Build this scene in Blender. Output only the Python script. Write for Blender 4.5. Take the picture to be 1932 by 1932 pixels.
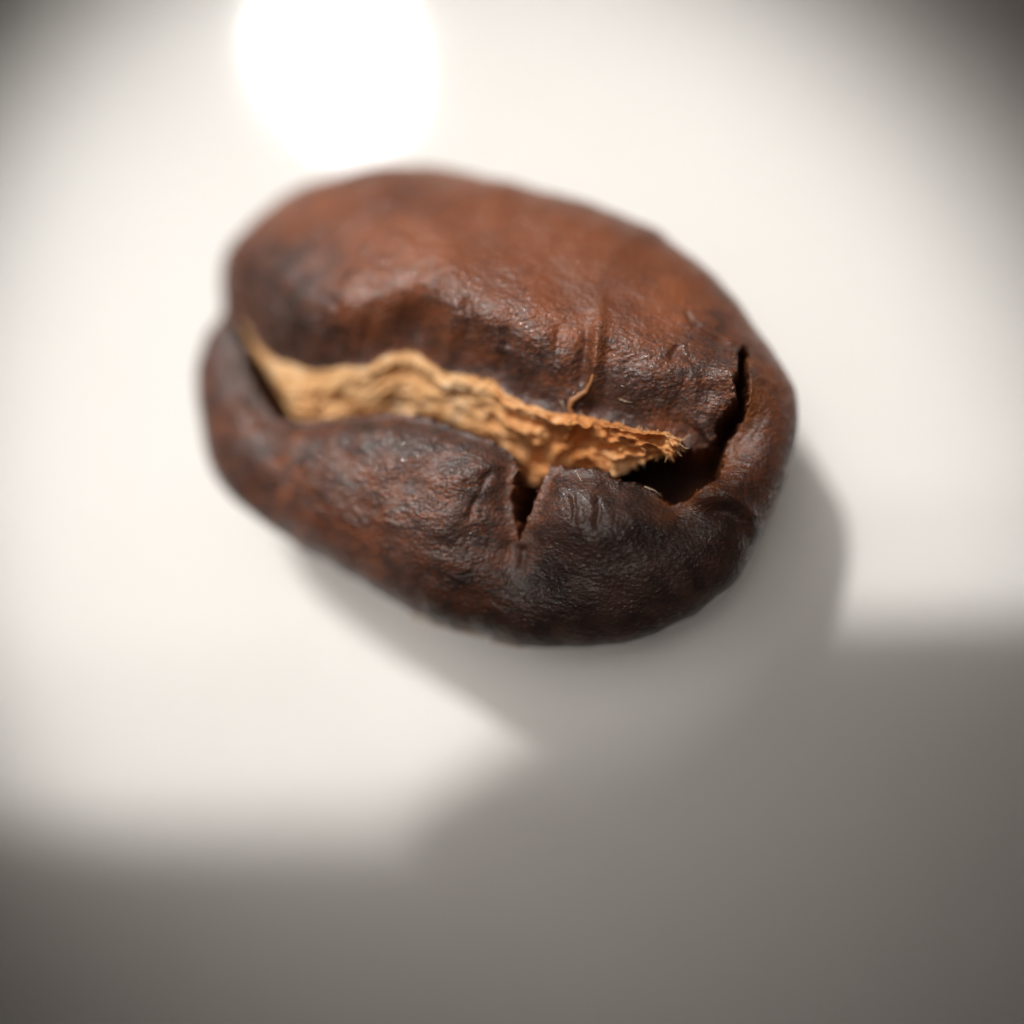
import bpy, math, random
import numpy as np
from mathutils import Matrix, Vector

MM = 0.001                      # the scene is built in millimetres and stored in metres
scene = bpy.context.scene
for o in list(bpy.data.objects):
    bpy.data.objects.remove(o)

# ------------------------------------------------------------------ camera
# display coordinates used for measurements: the photograph scaled to 1932 px
PXC = 966.0
DIST = 20.0                     # lens to bean, mm (a phone with a clip-on close-up lens)
HALF = 8.55 / DIST              # tan of half the field of view
AIM = np.array([0.0, 0.0, 3.0])
TX, TY = math.tan(math.radians(8.5)), -math.tan(math.radians(7))
zc = np.array([TX, TY, 1.0]); zc /= np.linalg.norm(zc)
CAM = AIM + zc * DIST
xc = np.cross([0, 1, 0], zc); xc /= np.linalg.norm(xc)
yc = np.cross(zc, xc)

def ray(p):
    p = np.atleast_2d(np.asarray(p, float))
    u = (p[:, 0] - PXC) / PXC * HALF
    v = -(p[:, 1] - PXC) / PXC * HALF
    return u[:, None] * xc + v[:, None] * yc - zc

def unproj(p, z):
    """pixel -> point where its line of sight meets the height z (mm)"""
    d = ray(p)
    t = (np.asarray(z, float) - CAM[2]) / d[:, 2]
    return CAM + d * t[:, None]

cam_data = bpy.data.cameras.new('camera')
cam = bpy.data.objects.new('camera', cam_data)
scene.collection.objects.link(cam)
M4 = Matrix.Identity(4)
for i in range(3):
    M4[i][0], M4[i][1], M4[i][2], M4[i][3] = xc[i], yc[i], zc[i], CAM[i] * MM
cam.matrix_world = M4
cam_data.sensor_width = 36
cam_data.lens = 18.0 / HALF
cam_data.clip_start = 0.001
cam_data.clip_end = 5
FOC = unproj([1040, 970], 4.2)[0]
cam_data.dof.use_dof = True
cam_data.dof.focus_distance = float(np.dot(CAM - FOC, zc)) * MM
cam_data.dof.aperture_fstop = cam_data.lens / 2.65
scene.camera = cam

# ------------------------------------------------------------------ light
world = bpy.data.worlds.new('World'); scene.world = world
world.use_nodes = True
bg = world.node_tree.nodes['Background']
bg.inputs[0].default_value = (1.0, 0.70, 0.62, 1); bg.inputs[1].default_value = 0.015

def spot(name, pos, aim, radius, half_deg, blend, power, color):
    d = bpy.data.lights.new(name, 'SPOT')
    d.energy = power; d.color = color
    d.shadow_soft_size = radius * MM
    d.spot_size = math.radians(2 * half_deg); d.spot_blend = blend
    o = bpy.data.objects.new(name, d); scene.collection.objects.link(o)
    o.location = Vector(pos) * MM
    o.rotation_euler = (Vector(aim) - Vector(pos)).to_track_quat('-Z', 'Y').to_euler()
    return o

# the lamp stands where the glazed surface mirrors it at the top of the picture
MIRR = unproj([628, 85], 0.0)[0]
rd = MIRR - CAM
LAMP = MIRR + np.array([rd[0], rd[1], -rd[2]]) * (150.0 / CAM[2])
POOL = unproj([875, 925], 0.0)[0]
spot('desk_lamp_and_added_light', LAMP, POOL, 2.1, 4.0, 0.46, 1.48, (1.0, 0.975, 0.94))
MIR2 = unproj([662, 170], 0.0)[0]; rd2 = MIR2 - CAM
LAMP2 = MIR2 + np.array([rd2[0], rd2[1], -rd2[2]]) * (150.0 / CAM[2])
spot('desk_lamp_and_added_light', LAMP2, POOL, 1.5, 4.0, 0.45, 0.16, (1.0, 0.975, 0.935))      # added lamp that stretches the mirrored patch towards the bean
# added fill lamp close overhead, standing in for soft ambient light
spot('fill_light', (-4.0, 3.0, 32.0), (-0.4, -0.8, 0.0), 11.0, 18.0, 0.9, 0.029, (1.0, 0.945, 0.885))

scene.view_settings.view_transform = 'Standard'
scene.view_settings.look = 'None'
scene.view_settings.exposure = 0.0
scene.view_settings.gamma = 1.0
scene.render.engine = 'CYCLES'

# ------------------------------------------------------------------ helpers
def sstep(a, b, x):
    t = np.clip((x - a) / (b - a), 0, 1)
    return t * t * (3 - 2 * t)

def _hash(ix, iy, seed):
    n = (ix.astype(np.int64) * 374761393 + iy.astype(np.int64) * 668265263 + seed * 974634777) & 0xFFFFFFFF
    n = ((n ^ (n >> 13)) * 1274126177) & 0xFFFFFFFF
    return (n ^ (n >> 16)) & 0xFFFF

def perlin(x, y, seed=0):
    ix = np.floor(x).astype(np.int64); iy = np.floor(y).astype(np.int64)
    fx = x - ix; fy = y - iy
    def g(dx, dy):
        a = _hash(ix + dx, iy + dy, seed) * (2 * math.pi / 65536)
        return np.cos(a) * (fx - dx) + np.sin(a) * (fy - dy)
    u = fx ** 3 * (fx * (fx * 6 - 15) + 10); v = fy ** 3 * (fy * (fy * 6 - 15) + 10)
    a = g(0, 0) * (1 - u) + g(1, 0) * u
    b = g(0, 1) * (1 - u) + g(1, 1) * u
    return (a * (1 - v) + b * v) * 1.4

def fbm(x, y, seed=0, octv=4, gain=0.5):
    s = 0; a = 1; f = 1
    for k in range(octv):
        s = s + a * perlin(x * f + k * 17.3, y * f - k * 9.1, seed + k)
        a *= gain; f *= 2.03
    return s

def poly_dist(X, Y, P, closed=False):
    """distance of every point to a polyline, with the parameter along it"""
    d = np.full(X.shape, 1e9); par = np.zeros(X.shape); side = np.zeros(X.shape)
    n = len(P) if closed else len(P) - 1
    for i in range(n):
        a = P[i]; b = P[(i + 1) % len(P)]
        e = b - a; L2 = e[0] ** 2 + e[1] ** 2 + 1e-12
        t = np.clip(((X - a[0]) * e[0] + (Y - a[1]) * e[1]) / L2, 0, 1)
        dx = X - a[0] - t * e[0]; dy = Y - a[1] - t * e[1]
        dd = dx * dx + dy * dy
        m = dd < d
        d = np.where(m, dd, d); par = np.where(m, (i + t) / n, par)
        side = np.where(m, np.sign(e[0] * dy - e[1] * dx), side)
    return np.sqrt(d), par, side

def inside(X, Y, P):
    c = np.zeros(X.shape, bool)
    for i in range(len(P)):
        x1, y1 = P[i]; x2, y2 = P[(i + 1) % len(P)]
        if y1 == y2: continue
        c ^= ((y1 > Y) != (y2 > Y)) & (X < (x2 - x1) * (Y - y1) / (y2 - y1) + x1)
    return c

def mesh_obj(name, verts_mm, faces, mat, parent=None, origin=(0, 0, 0), smooth=True, attrs=None):
    v = (np.asarray(verts_mm, float) - np.asarray(origin, float)) * MM
    me = bpy.data.meshes.new(name)
    if isinstance(faces, np.ndarray):
        k = faces.shape[1]
        me.vertices.add(len(v)); me.vertices.foreach_set('co', v.astype(np.float32).ravel())
        me.loops.add(faces.size); me.loops.foreach_set('vertex_index', faces.astype(np.int32).ravel())
        me.polygons.add(len(faces))
        me.polygons.foreach_set('loop_start', np.arange(0, faces.size, k, dtype=np.int32))
        me.update(calc_edges=True); me.validate()
    else:
        me.from_pydata([tuple(p) for p in v], [], faces)
        me.update()
    if smooth:
        me.polygons.foreach_set('use_smooth', np.ones(len(me.polygons), bool))
    for an, av in (attrs or {}).items():
        at = me.attributes.new(an, 'FLOAT', 'POINT')
        at.data.foreach_set('value', np.asarray(av, np.float32))
    me.materials.append(mat)
    o = bpy.data.objects.new(name, me); scene.collection.objects.link(o)
    if parent is not None:
        o.parent = parent
    else:
        o.location = Vector(origin) * MM
    return o

class NT:
    def __init__(self, name):
        self.m = bpy.data.materials.new(name); self.m.use_nodes = True
        self.t = self.m.node_tree; self.b = self.t.nodes['Principled BSDF']
    def n(self, kind, **kw):
        x = self.t.nodes.new(kind)
        for k, v in kw.items(): setattr(x, k, v)
        return x
    def l(self, a, b): self.t.links.new(a, b)
    def coords(self, sx=1.0, sy=1.0, sz=1.0, rot=0.0):
        tc = self.n('ShaderNodeTexCoord'); mp = self.n('ShaderNodeMapping')
        mp.inputs['Scale'].default_value = (1000 * sx, 1000 * sy, 1000 * sz)
        mp.inputs['Rotation'].default_value = (0, 0, rot)
        self.l(tc.outputs['Object'], mp.inputs['Vector'])
        return mp.outputs[0]
    def noise(self, vec, scale, detail=4, rough=0.55, dist=0.0):
        x = self.n('ShaderNodeTexNoise')
        x.inputs['Scale'].default_value = scale; x.inputs['Detail'].default_value = detail
        x.inputs['Roughness'].default_value = rough; x.inputs['Distortion'].default_value = dist
        self.l(vec, x.inputs['Vector'])
        return x.outputs['Fac']
    def ramp(self, fac, stops):
        x = self.n('ShaderNodeValToRGB'); e = x.color_ramp.elements
        while len(e) < len(stops): e.new(0.5)
        for q, (p, c) in zip(e, stops):
            q.position = p; q.color = (c[0], c[1], c[2], 1) if not isinstance(c, float) else (c, c, c, 1)
        self.l(fac, x.inputs[0])
        return x.outputs[0]
    def mix(self, fac, a, b, mode='MIX'):
        x = self.n('ShaderNodeMix', data_type='RGBA', blend_type=mode)
        for sock, val in ((x.inputs[0], fac), (x.inputs[6], a), (x.inputs[7], b)):
            if isinstance(val, (int, float)): sock.default_value = val
            elif isinstance(val, tuple): sock.default_value = (*val, 1)
            else: self.l(val, sock)
        return x.outputs[2]
    def math(self, op, a, b=0.0):
        x = self.n('ShaderNodeMath', operation=op)
        for sock, val in ((x.inputs[0], a), (x.inputs[1], b)):
            if isinstance(val, (int, float)): sock.default_value = val
            else: self.l(val, sock)
        return x.outputs[0]
    def attr(self, name):
        return self.n('ShaderNodeAttribute', attribute_name=name).outputs['Fac']
    def bump(self, h, strength, dist_mm, prev=None):
        x = self.n('ShaderNodeBump'); x.inputs['Strength'].default_value = strength
        x.inputs['Distance'].default_value = dist_mm * MM
        self.l(h, x.inputs['Height'])
        if prev is not None: self.l(prev, x.inputs['Normal'])
        return x.outputs[0]

# ------------------------------------------------------------------ materials
def mat_surface():
    k = NT('white_glaze'); b = k.b
    v = k.coords()
    n1 = k.noise(v, 0.12, 3)
    b.inputs['Roughness'].default_value = 0.5
    k.l(k.mix(k.ramp(n1, [(0.3, 0.0), (0.7, 1.0)]), (0.81, 0.785, 0.75), (0.84, 0.82, 0.79)), b.inputs['Base Color'])
    b.inputs['Specular IOR Level'].default_value = 0.0
    b.subsurface_method = 'BURLEY'                          # translucent white glaze: light bleeds into the shadow
    b.inputs['Subsurface Weight'].default_value = 0.46
    b.inputs['Subsurface Radius'].default_value = (1.0, 0.95, 0.9)
    b.inputs['Subsurface Scale'].default_value = 9.0 * MM
    b.inputs['Coat Weight'].default_value = 1.0
    b.inputs['Coat Roughness'].default_value = 0.07
    b.inputs['Coat IOR'].default_value = 1.32
    k.l(k.bump(k.noise(v, 0.35, 2), 0.12, 0.02), b.inputs['Coat Normal'])
    return k.m

def mat_skin():
    k = NT('roasted_skin'); b = k.b
    v = k.coords()
    vs = k.coords(0.6, 1.2, 1.0, math.radians(24))         # skin cells lie along the bean
    big = k.noise(vs, 0.9, 5, 0.6, 0.4)
    mid = k.noise(vs, 3.6, 6, 0.7, 0.5)
    fine = k.noise(v, 19.0, 5, 0.75)
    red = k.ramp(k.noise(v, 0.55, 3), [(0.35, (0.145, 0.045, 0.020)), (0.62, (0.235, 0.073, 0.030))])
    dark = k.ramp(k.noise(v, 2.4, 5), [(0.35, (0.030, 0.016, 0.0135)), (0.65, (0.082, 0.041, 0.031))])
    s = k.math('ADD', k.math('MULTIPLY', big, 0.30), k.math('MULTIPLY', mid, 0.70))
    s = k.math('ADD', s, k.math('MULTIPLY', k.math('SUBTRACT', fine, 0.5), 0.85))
    s = k.math('ADD', s, k.attr('dark_skin_and_shade'))
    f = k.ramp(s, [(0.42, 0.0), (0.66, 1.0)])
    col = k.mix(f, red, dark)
    tanm = k.ramp(k.noise(vs, 5.5, 5, 0.75), [(0.58, 0.0), (0.72, 0.55)])
    col = k.mix(tanm, col, (0.165, 0.088, 0.052))
    inner = k.attr('inner')
    col = k.mix(inner, col, k.ramp(k.noise(v, 3.0, 4), [(0.3, (0.11, 0.030, 0.010)), (0.7, (0.23, 0.075, 0.022))]))
    k.l(col, b.inputs['Base Color'])
    pit_shade = k.attr('pit_shade')
    k.l(k.mix(pit_shade, k.ramp(k.noise(v, 5.0, 4), [(0.35, 0.33), (0.65, 0.54)]), (0.95, 0.95, 0.95)), b.inputs['Roughness'])
    k.l(k.math('MULTIPLY', k.math('SUBTRACT', 1.0, pit_shade), 0.42), b.inputs['Specular IOR Level'])
    vor = k.n('ShaderNodeTexVoronoi', feature='F1'); vor.inputs['Scale'].default_value = 15.0
    k.l(vs, vor.inputs['Vector'])
    n = k.bump(mid, 0.2, 0.012)
    n = k.bump(vor.outputs['Distance'], 0.6, 0.018, n)
    n = k.bump(k.noise(v, 19.0, 2, 0.6), 0.65, 0.026, n)
    n = k.bump(fine, 0.5, 0.014, n)
    k.l(n, b.inputs['Normal'])
    # a few skin cells are shiny
    vg = k.n('ShaderNodeTexVoronoi', feature='F1'); vg.inputs['Scale'].default_value = 20.0; k.l(v, vg.inputs['Vector'])
    sep = k.n('ShaderNodeSeparateColor'); k.l(vg.outputs['Color'], sep.inputs[0])
    shiny = k.math('MULTIPLY', k.math('GREATER_THAN', sep.outputs[0], 0.90), k.math('SUBTRACT', 1.0, pit_shade))
    b.inputs['Coat Roughness'].default_value = 0.25
    k.l(k.math('SUBTRACT', 0.27, k.math('MULTIPLY', shiny, 0.14)), b.inputs['Coat Roughness'])
    k.l(k.math('MAXIMUM', shiny, k.math('MULTIPLY', k.ramp(k.noise(v, 0.9, 4), [(0.40, 0.0), (0.64, 0.45)]), k.math('SUBTRACT', 1.0, pit_shade))), b.inputs['Coat Weight'])
    b.inputs['Coat Roughness'].default_value = 0.25
    k.l(n, b.inputs['Coat Normal'])
    return k.m

def mat_chaff():
    k = NT('silverskin'); b = k.b
    v = k.coords(1.0, 1.0, 1.0)
    a = k.noise(v, 1.6, 5, 0.6, 0.5); c = k.noise(v, 8.0, 5, 0.65)
    s = k.math('ADD', k.math('MULTIPLY', a, 0.6), k.math('MULTIPLY', c, 0.4))
    pale = k.ramp(s, [(0.36, (0.56, 0.25, 0.085)), (0.50, (0.80, 0.48, 0.22)), (0.64, (0.88, 0.66, 0.43))])
    orange = k.ramp(s, [(0.36, (0.48, 0.155, 0.038)), (0.50, (0.76, 0.34, 0.115)), (0.64, (0.87, 0.56, 0.29))])
    col = k.mix(k.attr('orange'), pale, orange)
    k.l(col, b.inputs['Base Color'])
    b.inputs['Roughness'].default_value = 0.62
    b.inputs['Specular IOR Level'].default_value = 0.35
    vr = k.n('ShaderNodeTexVoronoi', feature='DISTANCE_TO_EDGE'); vr.inputs['Scale'].default_value = 2.6
    vd = k.n('ShaderNodeMix', data_type='VECTOR'); vd.inputs[0].default_value = 0.25
    nz = k.n('ShaderNodeTexNoise'); nz.inputs['Scale'].default_value = 2.0; k.l(v, nz.inputs['Vector'])
    k.l(v, vd.inputs[4]); k.l(nz.outputs['Color'], vd.inputs[5]); k.l(vd.outputs[1], vr.inputs['Vector'])
    n = k.bump(vr.outputs['Distance'], 0.8, 0.11)
    n = k.bump(c, 0.55, 0.025, n)
    n = k.bump(k.noise(v, 26.0, 3), 0.6, 0.02, n)
    k.l(n, b.inputs['Normal'])
    tr = k.n('ShaderNodeBsdfTranslucent'); k.l(col, tr.inputs['Color'])
    mx = k.n('ShaderNodeMixShader'); mx.inputs[0].default_value = 0.25
    k.l(b.outputs[0], mx.inputs[1]); k.l(tr.outputs[0], mx.inputs[2])
    k.l(mx.outputs[0], k.t.nodes['Material Output'].inputs['Surface'])
    return k.m

def mat_simple(name, col, rough, spec=0.5, scale=6.0):
    k = NT(name); v = k.coords()
    n = k.noise(v, scale, 3)
    k.l(k.ramp(n, [(0.3, tuple(c * 0.85 for c in col)), (0.7, tuple(min(1, c * 1.12) for c in col))]), k.b.inputs['Base Color'])
    k.b.inputs['Roughness'].default_value = rough
    k.b.inputs['Specular IOR Level'].default_value = spec
    return k.m

M_surf, M_skin, M_chaff = mat_surface(), mat_skin(), mat_chaff()
M_fibre = mat_simple('pale_fibre', (0.55, 0.42, 0.30), 0.35, 0.6)
M_curl = mat_simple('brown_silverskin', (0.36, 0.16, 0.065), 0.55)
M_phone = mat_simple('dark_phone_case', (0.025, 0.022, 0.022), 0.5)

# ------------------------------------------------------------------ white surface
gv = []
G = 24
for j in range(G + 1):
    for i in range(G + 1):
        gv.append(((i / G - 0.5) * 400, (j / G - 0.5) * 400, 0.0))
gf = [(j * (G + 1) + i, j * (G + 1) + i + 1, (j + 1) * (G + 1) + i + 1, (j + 1) * (G + 1) + i) for j in range(G) for i in range(G)]
tab = mesh_obj('white_surface', gv, gf, M_surf)
tab['kind'] = 'structure'; tab['label'] = 'smooth glossy white surface under the coffee bean'; tab['category'] = 'surface'

# ------------------------------------------------------------------ coffee bean
OUT = [(424,518),(424,560),(426,590),(416,607),(394,633),(378,694),(376,742),(381,791),(394,855),(420,913),(452,951),(500,990),
       (548,1022),(612,1060),(676,1095),(740,1134),(788,1163),(836,1179),(900,1195),(975,1218),(1055,1222),(1119,1223),(1183,1214),
       (1238,1198),(1279,1175),(1311,1163),(1350,1131),(1382,1102),(1407,1063),(1417,1041),(1439,1003),(1455,974),(1471,935),(1487,887),
       (1500,835),(1507,774),(1502,735),(1471,687),(1439,639),(1407,591),(1375,556),(1327,511),(1279,470),(1247,441),(1199,422),
       (1151,402),(1087,380),(1023,365),(974,348),(915,341),(867,329),(819,319),(771,322),(707,324),(643,338),(579,354),(531,383),
       (483,422),(451,454),(429,486)]
ZR, HT = 2.5, 1.75              # height of the widest girdle, height of the face above it
AX, AY = 0.04, 0.13             # the bean leans: its near right side lies higher
CXY = unproj([(940, 775)], ZR)[0]
def girdle(X, Y): return ZR + AX * (X - CXY[0]) - AY * (Y - CXY[1])
out3 = unproj(OUT, ZR)
for _ in range(6):
    out3 = unproj(OUT, girdle(out3[:, 0], out3[:, 1]))
out3 = out3[:, :2]
CEN = out3.mean(0)
ang = np.arctan2(out3[:, 1] - CEN[1], out3[:, 0] - CEN[0])
rad = np.hypot(out3[:, 1] - CEN[1], out3[:, 0] - CEN[0])
od = np.argsort(ang); ang, rad = ang[od], rad[od]
angx = np.concatenate([ang - 2 * math.pi, ang, ang + 2 * math.pi]); radx = np.tile(rad, 3)
TH = np.linspace(-math.pi, math.pi, 2881)
RT = np.interp(TH, angx, radx)
kern = np.exp(-0.5 * (np.arange(-16, 17) / 7.0) ** 2); kern /= kern.sum()
RT = np.convolve(np.concatenate([RT[-33:-1], RT, RT[1:33]]), kern, 'same')[32:-32]
def Rth(th): return np.interp(th, TH, RT)
def rel(X, Y): return np.hypot(X - CEN[0], Y - CEN[1]) / Rth(np.arctan2(Y - CEN[1], X - CEN[0]))
def T0(X, Y):
    r = np.clip(rel(X, Y), 0, 1)
    return girdle(X, Y) + HT * np.sqrt(np.clip(1 - r ** 2.4, 0, 1))
def onface(p, dz=0.0):
    q = unproj(p, 3.6 + dz)
    for _ in range(6):
        q = unproj(p, T0(q[:, 0], q[:, 1]) + dz)
    return q[:, :2]

UPPER = [(426,596),(446,604),(471,630),(493,662),(522,684),(563,694),(592,704),(627,699),(660,695),(695,697),(717,680),(739,671),(781,668),
         (810,688),(835,704),(883,710),(931,722),(953,746),(991,765),(1039,781),(1087,786),(1126,794),(1167,804),(1215,818),(1263,820),(1295,845)]
FLAKE = [(1311,840),(1340,833),(1350,823),(1347,801),(1353,792),(1366,779),(1378,766),(1386,752),(1382,730),(1387,705),(1385,680),(1401,653)]
RIGHT = [(1415,656),(1413,690),(1416,725),(1414,760),(1407,785),(1398,800),(1382,825),(1368,849),(1366,875),(1358,899),(1327,919),(1295,940),(1263,947)]
LOWER = [(440,622),(452,655),(458,690),(478,735),(512,785),(540,794),(579,794),(643,788),(707,783),(755,780),(803,790),(851,806),(899,822),
         (947,844),(970,864),(975,877),(967,913),(964,935),(967,967),(974,996),(979,1021),(986,1003),(998,977),(1011,942),(1023,913),(1039,879),
         (1071,884),(1103,887),(1132,887),(1151,897),(1156,907),(1183,910),(1215,919),(1235,929),(1263,947)]
pU, pF, pR, pL = onface(UPPER, -0.5), onface(FLAKE, -0.2), onface(RIGHT), onface(LOWER, -0.40)
PIT = np.concatenate([pU, pF, pR, pL[::-1][1:]])

N = 660                          # concentric disc grid, one closed surface
lin = np.linspace(-1, 1, N + 1)
A, B = np.meshgrid(lin, lin)
big = np.abs(A) >= np.abs(B)
S = np.where(big, np.abs(A), np.abs(B))
with np.errstate(divide='ignore', invalid='ignore'):
    phi = np.where(big, (math.pi / 4) * np.where(A != 0, B / A, 0), math.pi / 2 - (math.pi / 4) * np.where(B != 0, A / B, 0))
phi = np.where(big & (A < 0), phi + math.pi, phi)
phi = np.where(~big & (B < 0), phi + math.pi, phi)
phi = (phi + math.pi) % (2 * math.pi) - math.pi
SP = 0.80
sg = np.clip(S / SP, 0, 1)
rt = sg * (1 + 0.27 * (1 - sg ** 2))
tau = np.clip((S - SP) / (1 - SP), 0, 1)
rb = np.cos(tau * math.pi / 2 * 0.992)
r = np.where(S <= SP, rt, rb)
Rr = Rth(phi)
X = CEN[0] + Rr * r * np.cos(phi); Y = CEN[1] + Rr * r * np.sin(phi)
top = S <= SP
GZ = girdle(X, Y)
Zt = GZ + HT * np.sqrt(np.clip(1 - np.minimum(r, 1) ** 2.4, 0, 1))
Zb = GZ * (1 - np.sqrt(np.clip(1 - r ** 2.3, 0, 1)))
fade = np.clip(1 - r ** 10, 0, 1)

dU, tU, _ = poly_dist(X, Y, np.concatenate([pU, pF[:3]]))
dL, tL, _ = poly_dist(X, Y, pL)
dF, tF, _ = poly_dist(X, Y, pF)
dR, tR, _ = poly_dist(X, Y, pR)
ins = inside(X, Y, PIT) & top
dP, _, _ = poly_dist(X, Y, PIT, True)
up = dU < dL
# lobes swell on either side of the cleft
D = np.zeros_like(X)
D += np.where(up, -0.58 * np.exp(-(dU / 0.64) ** 2) + 0.05 * np.exp(-((dU - 1.1) / 0.45) ** 2), 0) * fade
D += np.where(~up, -0.20 * np.exp(-(dL / 0.24) ** 2) - 0.30 * np.exp(-(dL / 0.85) ** 2), 0) * fade
# swellings and dents measured on the face: (px, py, height, sigma_mm)
for px, py, h, sg_ in [(700,585,.20,.55),(880,600,.20,.65),(1010,640,.12,.6),(784,600,-.22,.22),(784,660,-.2,.25),(1190,690,.10,.6),
                       (1260,760,.08,.5),(560,600,.10,.6),(620,630,.12,.4),(740,820,.10,.45),(760,830,-.06,.16),(900,870,.12,.45),(1110,950,.16,.6),
                       (1230,1000,.10,.5),(640,900,.08,.8),(980,1060,-.10,.4),(800,450,.15,1.4),(1020,480,.1,1.2),(1330,610,.05,.5),
                       (1350,740,.06,.3),(1460,800,.12,.5),(1400,900,.10,.4),(1110,765,-.10,.16),(1065,740,.06,.18)]:
    c = onface([(px, py)])[0]
    D += h * np.exp(-((X - c[0]) ** 2 + (Y - c[1]) ** 2) / (2 * sg_ ** 2)) * fade

def line(pts, h, w, soft_end=0.15, asym=None):
    global D
    q = onface(pts); d, t, sd = poly_dist(X, Y, q)
    end = sstep(0, soft_end, t) * sstep(0, soft_end, 1 - t)
    m = np.where(d < w * 5, np.exp(-(d / w) ** 2) * end, 0)
    D += h * m * fade
    if asym:
        D += asym * np.exp(-(d / (w * 2.6)) ** 2) * end * (sd > 0)
    return m
fold = line([(1130,530),(1134,575),(1132,614),(1124,660),(1118,700),(1112,735),(1100,752)], 0.13, 0.12, 0.5)
line([(1116,600),(1108,660),(1098,705),(1088,735)], -0.13, 0.11, 0.4)
line([(1150,640),(1146,700),(1140,745)], -0.05, 0.08, 0.3)
line([(1289,575),(1302,604),(1318,623),(1343,639),(1375,652),(1407,657)], -0.11, 0.04, 0.35, asym=-0.03)
line([(1262,690),(1272,668),(1284,650)], -0.08, 0.06, 0.3)
line([(1300,945),(1345,935),(1385,942),(1415,965),(1432,1000),(1425,1045)], 0.14, 0.12, 0.15)
line([(1320,965),(1370,965),(1400,985),(1415,1015),(1412,1050)], -0.14, 0.11, 0.2)
line([(979,1021),(982,1045),(975,1075)], -0.09, 0.06, 0.3)
line([(905,925),(912,900),(928,880)], -0.06, 0.06, 0.3)
line([(880,985),(890,950),(905,925)], -0.05, 0.05, 0.3)
line([(1075,920),(1085,960),(1082,1000)], -0.06, 0.05, 0.3)
line([(1125,930),(1130,965),(1122,1005)], -0.06, 0.06, 0.3)
line([(430,505),(470,525),(520,560),(560,600)], -0.10, 0.10, 0.2)
line([(900,640),(890,600),(885,570)], -0.06, 0.10, 0.3)
line([(960,660),(955,620)], -0.06, 0.08, 0.3)
line([(1050,700),(1052,650),(1060,610)], -0.05, 0.07, 0.3)
# torn skin stands up along the flap on the right and beside the split
D += 0.26 * np.exp(-(dF / 0.28) ** 2) * fade * (tF > 0.1) * sstep(0, .25, 1 - tF)
D += 0.07 * np.exp(-(dL / 0.13) ** 2) * ((tL > 0.43) & (tL < 0.90))
# uneven, leathery relief
ca, sa = math.cos(math.radians(-24)), math.sin(math.radians(-24))
U1 = X * ca + Y * sa; V1 = -X * sa + Y * ca
smooth_up = np.where(up, 1, 0) * sstep(0.7, 2.2, dU)          # the crown of the far lobe is smooth
rough_w = 1 - 0.65 * smooth_up
D += fade * (0.075 * fbm(X * 0.55, Y * 0.55, 3, 3) + rough_w * (0.032 * fbm(U1 * 1.3, V1 * 2.2, 11, 3)
     + 0.005 * fbm(U1 * 4.5, V1 * 8.0, 21, 3) + 0.005 * fbm(X * 13, Y * 13, 31, 3, 0.7)))
# wrinkles run across the far lobe towards the cleft
near = np.where(up, np.exp(-(dU / 0.9) ** 2), 0)
D += near * 0.035 * fbm(U1 * 4.0, V1 * 0.9, 41, 3) * fade
# rim: some irregularity
side_n = 0.05 * fbm(np.cos(phi) * 3, np.sin(phi) * 3, 51, 3)
X = X + np.cos(phi) * side_n * (r > 0.5) * sstep(0.6, 1.0, r) * np.where(top, 1, 1)
Y = Y + np.sin(phi) * side_n * (r > 0.5) * sstep(0.6, 1.0, r)
Z = np.where(top, Zt + D, Zb)
Z_OPEN = Z.copy()
lip = sstep(0.0, 0.16, dP + 0.055 * fbm(X * 8, Y * 8, 61, 4, 0.75))
floor = 0.75 + 0.12 * fbm(X * 3, Y * 3, 71, 2)
Z = np.where(ins, Z * (1 - lip) + floor * lip, Z)
SURF_X, SURF_Y, SURF_Z = X, Y, Z_OPEN

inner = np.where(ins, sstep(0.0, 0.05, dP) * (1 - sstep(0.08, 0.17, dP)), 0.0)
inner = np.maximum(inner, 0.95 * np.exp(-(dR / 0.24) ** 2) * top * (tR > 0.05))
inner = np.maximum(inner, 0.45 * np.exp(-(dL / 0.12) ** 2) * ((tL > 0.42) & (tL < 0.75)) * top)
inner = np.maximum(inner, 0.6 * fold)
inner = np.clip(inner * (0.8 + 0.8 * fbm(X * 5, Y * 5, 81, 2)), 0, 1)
# skin next to the cleft roasted darker; crown of the far lobe lighter and redder
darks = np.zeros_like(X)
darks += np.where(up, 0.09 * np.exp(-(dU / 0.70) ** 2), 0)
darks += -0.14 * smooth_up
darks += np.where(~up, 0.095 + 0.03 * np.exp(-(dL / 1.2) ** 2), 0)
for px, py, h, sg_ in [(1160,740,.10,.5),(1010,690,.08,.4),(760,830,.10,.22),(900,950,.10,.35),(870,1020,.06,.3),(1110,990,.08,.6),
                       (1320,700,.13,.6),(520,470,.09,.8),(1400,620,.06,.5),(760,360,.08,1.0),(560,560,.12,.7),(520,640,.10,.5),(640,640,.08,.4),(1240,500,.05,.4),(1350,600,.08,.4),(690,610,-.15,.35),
                       (940,1010,-.08,.3),(850,960,-.06,.3),(1250,790,-.10,.25),(650,1000,-.06,.7),(1250,1090,.24,.95),(1100,1160,.14,.7)]:  # lower right belly: darker roast, with its shade put into the colour too
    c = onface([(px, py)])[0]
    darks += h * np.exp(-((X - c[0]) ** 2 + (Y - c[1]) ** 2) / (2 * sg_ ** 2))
darks += np.where(ins, 0.5 * sstep(0.14, 0.24, dP), 0)       # shade inside the pit, put into the skin colour
darks = np.where(top, darks, 0.0)

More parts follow.
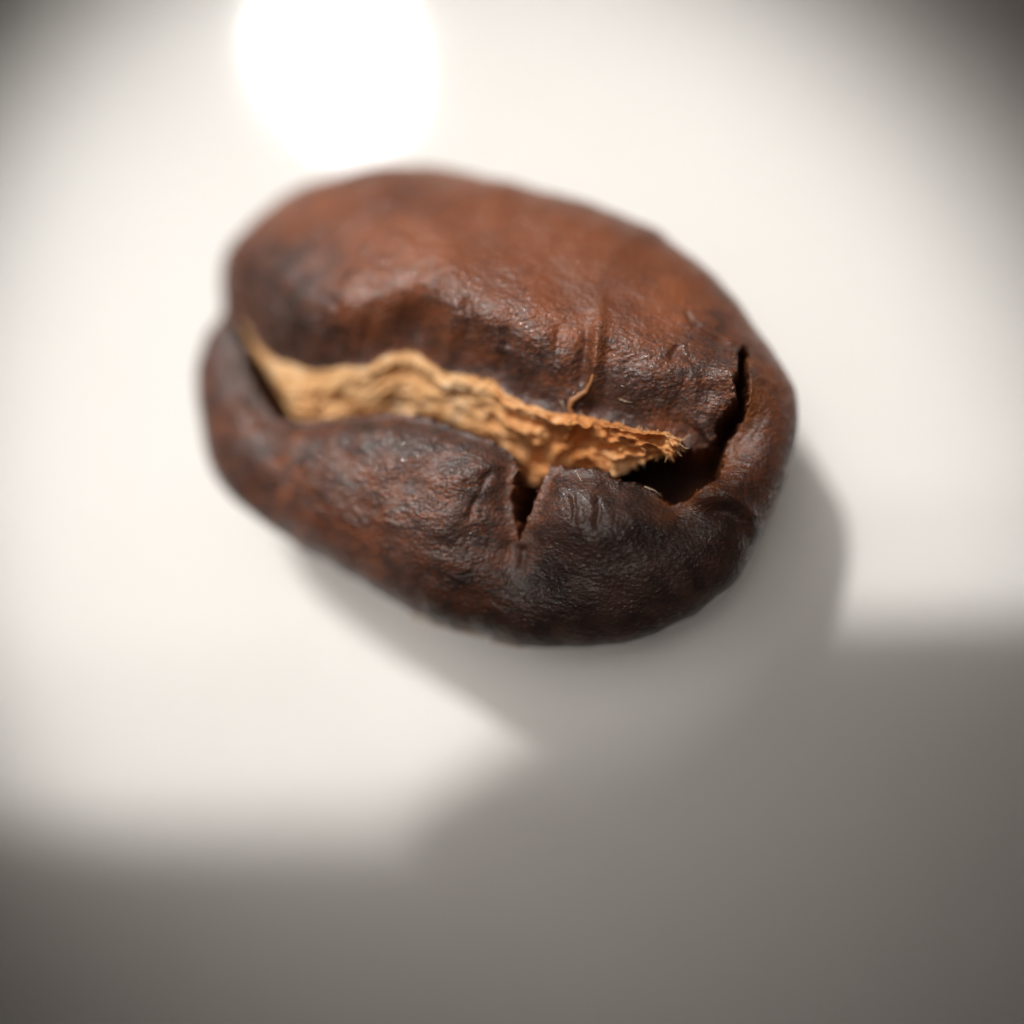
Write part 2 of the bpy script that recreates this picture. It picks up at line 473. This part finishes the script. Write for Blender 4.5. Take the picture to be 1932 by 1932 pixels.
verts = np.stack([X, Y, Z], -1).reshape(-1, 3)
idx = np.arange((N + 1) ** 2).reshape(N + 1, N + 1)
F = np.stack([idx[:-1, :-1], idx[:-1, 1:], idx[1:, 1:], idx[1:, :-1]], -1).reshape(-1, 4)
BASE = np.array([CEN[0], CEN[1], 0.0])

bean = bpy.data.objects.new('coffee_bean', None); scene.collection.objects.link(bean)
bean.empty_display_size = 0.002
bean.location = Vector(BASE) * MM
bean['label'] = 'dark roasted coffee bean lying cleft side up on the white surface'
bean['category'] = 'coffee bean'
mesh_obj('body', verts, F, M_skin, bean, BASE, attrs={'pit_shade': np.where(ins, sstep(0.12, 0.22, dP), 0).ravel(), 'inner': inner.ravel(), 'dark_skin_and_shade': darks.ravel()})

def body_z(P):
    """height of the bean's skin at a few points (nearest grid vertex)"""
    P = np.atleast_2d(P); res = []
    sel = top.ravel(); bx = SURF_X.ravel()[sel]; by = SURF_Y.ravel()[sel]; bz = SURF_Z.ravel()[sel]
    for p in P:
        res.append(bz[np.argmin((bx - p[0]) ** 2 + (by - p[1]) ** 2)])
    return np.array(res)

# ---- silverskin filling the cleft
C_UP = [(449,600),(471,626),(493,657),(522,680),(563,690),(592,700),(627,695),(660,691),(695,692),(717,676),(739,667),(781,664),
        (810,684),(835,700),(883,706),(931,716),(953,741),(991,760),(1039,776),(1087,780),(1126,789),(1167,798),(1215,812),(1263,815),(1284,828)]
C_LO = [(455,613),(470,648),(486,678),(510,714),(530,748),(548,782),(580,812),(643,808),(707,803),(755,800),(803,812),(851,830),
        (899,846),(940,866),(968,892),(985,908),(1007,915),(1022,908),(1045,900),(1103,908),(1140,905),(1157,903),(1168,893),(1195,880),(1226,866),(1252,857),(1268,872),(1284,850)]
NA, NB = 420, 70
def resample_x(P, xs):
    P = np.array(P, float); return np.interp(xs, P[:, 0], P[:, 1])
xs0 = np.linspace(0, 1, NA)
xu = 449 + xs0 * (1286 - 449); xl = 455 + xs0 * (1284 - 455)
yu = resample_x(C_UP, xu); yl = resample_x(C_LO, xl)
pu = np.stack([xu, yu], 1); pl = np.stack([xl, yl], 1)
kp = np.linspace(0, NA - 1, 70).astype(int)
zk = np.full(70, 3.3)
for _ in range(3):
    zk = body_z(unproj(pu[kp], zk)[:, :2])
zk = np.convolve(np.pad(zk, 3, 'edge'), np.ones(7) / 7, 'valid')
zu = np.interp(np.arange(NA), kp, zk) + 0.08
zl = np.minimum(zu - 0.15, 3.40 - 0.55 * np.sin(np.clip(xs0, 0, 1) * math.pi) ** 0.5)
zl = np.where(xs0 > 0.84, zu - 0.16 - 0.35 * (1 - sstep(0.84, 0.93, xs0)), zl)
bb = np.linspace(0, 1, NB)
SA, SB = np.meshgrid(xs0, bb, indexing='ij')
PX = pu[:, 0][:, None] * (1 - SB) + pl[:, 0][:, None] * SB
PY = pu[:, 1][:, None] * (1 - SB) + pl[:, 1][:, None] * SB
ragged = 3.5 * fbm(SA * 60, SA * 0 + 3.3, 91, 3)
PY = PY + ragged * np.clip(1 - SB * 6, 0, 1) + 3.0 * fbm(SA * 55, SA * 0 + 8.3, 92, 3) * np.clip(SB * 6 - 5, 0, 1) * (SA > 0.82)
ZC = zu[:, None] * (1 - SB) + zl[:, None] * SB
ZC = ZC + 0.20 * np.sin(SB * math.pi) * (0.9 - 0.3 * SA)
long_ = SA * 8.4; acr = SB * (pl[:, 1] - pu[:, 1])[:, None] / 100.0
fold1 = fbm(long_ * 0.9 + acr * 1.3, acr * 2.2 - long_ * 0.5, 101, 5)
rid = (1 - np.abs(fbm(long_ * 1.2 - acr * 1.2, acr * 1.7 + long_ * 0.7, 111, 3))) ** 2 + 0.25
right = sstep(0.5, 0.75, SA)
edge = np.clip(SB * 8, 0.25, 1)
ZC = ZC + edge * (0.11 * fold1 + (0.07 + 0.20 * right) * (rid - 0.75) + 0.016 * fbm(long_ * 6, acr * 9, 121, 3))
# the rolled, fuzzy upper border on the right
ZC = ZC + 0.13 * right * np.exp(-((SB - 0.14) / 0.11) ** 2)
# two deep folds
for a0, a1, b0, b1, w, h in [(0.70, 0.80, 0.95, 0.22, 0.010, -0.20), (0.645, 0.725, 0.9, 0.25, 0.014, -0.22), (0.80, 0.93, 0.55, 0.30, 0.010, -0.12), (0.16, 0.27, 0.45, 0.62, 0.012, -0.12), (0.30, 0.36, 0.62, 0.60, 0.006, -0.12), (0.42, 0.55, 0.35, 0.32, 0.004, -0.08)]:
    q = np.array([(a0, b0 * 0.15), ((a0 + a1) / 2 + 0.006, (b0 + b1) * 0.075), (a1, b1 * 0.15)])
    d, t, _ = poly_dist(SA, SB * 0.15, q)
    ZC = ZC + h * np.exp(-(d / w) ** 2) * sstep(0, .2, t) * sstep(0, .2, 1 - t)
cv = unproj(np.stack([PX.ravel(), PY.ravel()], 1), ZC.ravel())
ci = np.arange(NA * NB).reshape(NA, NB)
cf = np.stack([ci[:-1, :-1], ci[:-1, 1:], ci[1:, 1:], ci[1:, :-1]], -1).reshape(-1, 4)
# thickness: a second layer underneath, joined round the border
lowv = cv - np.array([0, 0, 0.07])
off = len(cv)
loop = list(ci[:, 0]) + list(ci[-1, 1:]) + list(ci[::-1, -1][1:]) + list(ci[0, ::-1][1:-1])
sidef = np.array([(loop[i], loop[(i + 1) % len(loop)], loop[(i + 1) % len(loop)] + off, loop[i] + off) for i in range(len(loop))])
chaff = mesh_obj('silverskin', np.concatenate([cv, lowv]), np.concatenate([cf[:, ::-1], cf + off, sidef]), M_chaff, bean, BASE,
                 attrs={'orange': np.tile(sstep(0.45, 0.75, SA).ravel(), 2)})
chaff['label'] = 'wrinkled golden tan silverskin filling the cleft'
CG = cv.reshape(NA, NB, 3)

# ---- thin strands
def strand(pts, r0, r1, seg=5):
    pts = [np.array(p, float) for p in pts]; V = []; Fc = []
    for i, p in enumerate(pts):
        d = pts[min(i + 1, len(pts) - 1)] - pts[max(i - 1, 0)]; d /= (np.linalg.norm(d) + 1e-9)
        a = np.cross(d, [0.3, 0.2, 1.0]); a /= (np.linalg.norm(a) + 1e-9); b = np.cross(d, a)
        rr = r0[i] if hasattr(r0, '__len__') else r0 + (r1 - r0) * i / (len(pts) - 1)
        for k in range(seg):
            q = 2 * math.pi * k / seg
            V.append(p + rr * (math.cos(q) * a + math.sin(q) * b))
    for i in range(len(pts) - 1):
        for k in range(seg):
            Fc.append((i * seg + k, i * seg + (k + 1) % seg, (i + 1) * seg + (k + 1) % seg, (i + 1) * seg + k))
    Fc.append(tuple(range(seg))[::-1]); Fc.append(tuple((len(pts) - 1) * seg + k for k in range(seg)))
    return V, Fc

rng = random.Random(7)
fv, ff = [], []
def add_hair(p, d, length, r0):
    d = np.array(d, float); d /= np.linalg.norm(d)
    bend = np.array([rng.uniform(-.5, .5), rng.uniform(-.5, .5), rng.uniform(-.2, .5)])
    pts = [p + d * length * s + bend * length * 0.5 * s * s for s in (0, 0.35, 0.7, 1.0)]
    V, Fc = strand(pts, r0, r0 * 0.35, 4)
    o = len(fv); fv.extend(V); ff.extend([tuple(i + o for i in f) for f in Fc])
for _ in range(26):            # fringe on the border of the silverskin
    a = rng.triangular(0.70, 1.0, 0.9)
    i = min(NA - 1, int(a * (NA - 1)))
    add_hair(CG[i, rng.randint(0, 5)] - np.array([0, 0, .01]), (rng.uniform(-.6, .8), rng.uniform(.3, 1.2), rng.uniform(.1, .9)), rng.uniform(.03, .09), rng.uniform(.006, .014))
for _ in range(34):            # frayed tip
    b = rng.randint(0, NB - 1)
    add_hair(CG[NA - 1 - rng.randint(0, 16), b], (rng.uniform(.2, 1.2), rng.uniform(-1.0, .6), rng.uniform(-.4, .6)), rng.uniform(.04, .14), rng.uniform(.005, .014))
for _ in range(26):             # torn lower border over the hole
    i = int(rng.uniform(0.83, 0.985) * (NA - 1))
    add_hair(CG[i, NB - 1 - rng.randint(0, 3)], (rng.uniform(-.5, .6), rng.uniform(-1.2, -.2), rng.uniform(-.5, .3)), rng.uniform(.03, .11), rng.uniform(.004, .009))
fr = mesh_obj('fringe', np.array(fv), ff, M_chaff, chaff, BASE)
fr['kind'] = 'stuff'

def surf_pts(pix, lift):
    q = onface(pix); z = body_z(q)
    for _ in range(2):
        q = unproj(pix, z + np.array(lift))[:, :2]; z = body_z(q)
    return np.column_stack([q, z + np.array(lift)])
# ---- curl of silverskin pulled out of the fold of the far lobe
cp = surf_pts([(1122,690),(1116,720),(1106,738),(1092,746),(1079,756),(1074,770),(1082,784)], [-0.05, 0.0, 0.04, 0.07, 0.07, 0.06, 0.04])
t_ = np.linspace(0, 6, 22)
cp = np.stack([np.interp(t_, np.arange(7), cp[:, k]) for k in range(3)], 1)
V, Fc = strand(cp, list(0.008 + 0.040 * np.sin(np.linspace(0.05, 2.6, 22)) ** 0.8), 0, 8)
V = np.array(V) + 0.012 * np.stack([fbm(np.arange(len(V)) * .37, np.zeros(len(V)) + k, 130 + k, 2) for k in range(3)], 1)
cu = mesh_obj('silverskin_curl', V, Fc, M_curl, bean, BASE)
cu['label'] = 'thin brownish tan curl of silverskin on the fold of the far lobe'
# ---- loose fibres on the skin
for pix in [[(1168,752),(1180,757),(1194,759)], [(1172,727),(1178,730)], [(1216,918),(1236,926),(1250,938)], [(966,902),(972,892),(976,886)],
            [(1088,893),(1094,902),(1097,908)], [(1058,755),(1068,776)], [(1268,838),(1290,830),(1302,818)]]:
    n = len(pix)
    P = surf_pts(pix, [0.012] + [0.035] * (n - 2) + [0.02])
    V, Fc = strand(P, 0.008, 0.004, 5)
    mesh_obj('fibre', V, Fc, M_fibre, bean, BASE)

# ---- pale shreds of silverskin still sticking to the girdle
for k_, pix in enumerate([[(778,1158),(792,1164),(806,1169)], [(812,1172),(826,1176),(842,1181)], [(850,1184),(880,1191),(915,1199)], [(925,1205),(960,1214),(985,1219)]]):
    P = unproj(pix, [3.1] * 3); P = unproj(np.array(pix) + np.array([-1, 3]), girdle(P[:, 0], P[:, 1]) + 0.1)
    t_ = np.linspace(0, 2, 9); P = np.stack([np.interp(t_, np.arange(3), P[:, q]) for q in range(3)], 1)
    V, Fc = strand(P, 0.030, 0.020, 6)
    V = np.array(V) + 0.02 * np.stack([fbm(np.arange(len(V)) * .31, np.zeros(len(V)) + q + k_ * 5, 150 + q, 2) for q in range(3)], 1)
    mesh_obj('silverskin_shred', V, Fc, M_fibre, bean, BASE)

# ------------------------------------------------------------------ the phone that took the picture: outside the frame, its shadow falls into it
def shade(pix, h):
    s = unproj(pix, 0.0); t = h / LAMP[2]
    return s + (LAMP - s) * t
def shade3(pz, h):
    pz = np.array(pz, float); s = unproj(pz[:, :2], pz[:, 2]); t = (h - pz[:, 2]) / (LAMP[2] - pz[:, 2])
    return s + (LAMP - s) * t[:, None]
def slab(name, pts, z0, z1, mat, parent, origin):
    n = len(pts); V = [(p[0], p[1], z0) for p in pts] + [(p[0], p[1], z1) for p in pts]
    Fc = [tuple(range(n))[::-1], tuple(range(n, 2 * n))] + [(i, (i + 1) % n, (i + 1) % n + n, i + n) for i in range(n)]
    return mesh_obj(name, V, Fc, mat, parent, origin, smooth=False)
PH = 46.0
ph0 = shade([(900, 1900)], PH)[0]
phone = bpy.data.objects.new('phone', None); scene.collection.objects.link(phone)
phone.location = Vector(ph0) * MM
phone['label'] = 'dark phone held over the bean, casting the broad shadow'
phone['category'] = 'phone'
slab('phone_body', shade([(-900,1600),(400,1560),(760,1555),(850,1530),(930,1700),(1000,3400),(-900,3400)], PH), PH, PH + 7, M_phone, phone, ph0)
clip = np.concatenate([shade([(780,1580),(850,1535),(945,1475),(1085,1375)], PH - 12)[:, :2],
                       shade3([(1000,1105,3.8), (1150,1050,4.0), (1290,1000,3.8), (1400,980,3.3)], PH - 12)[:, :2],
                       shade([(1560,1212),(2400,1195),(2400,3400),(1050,3400),(850,1800)], PH - 12)[:, :2]])
slab('lens_clip', clip, PH - 12.5, PH - 0.5, M_phone, phone, ph0)
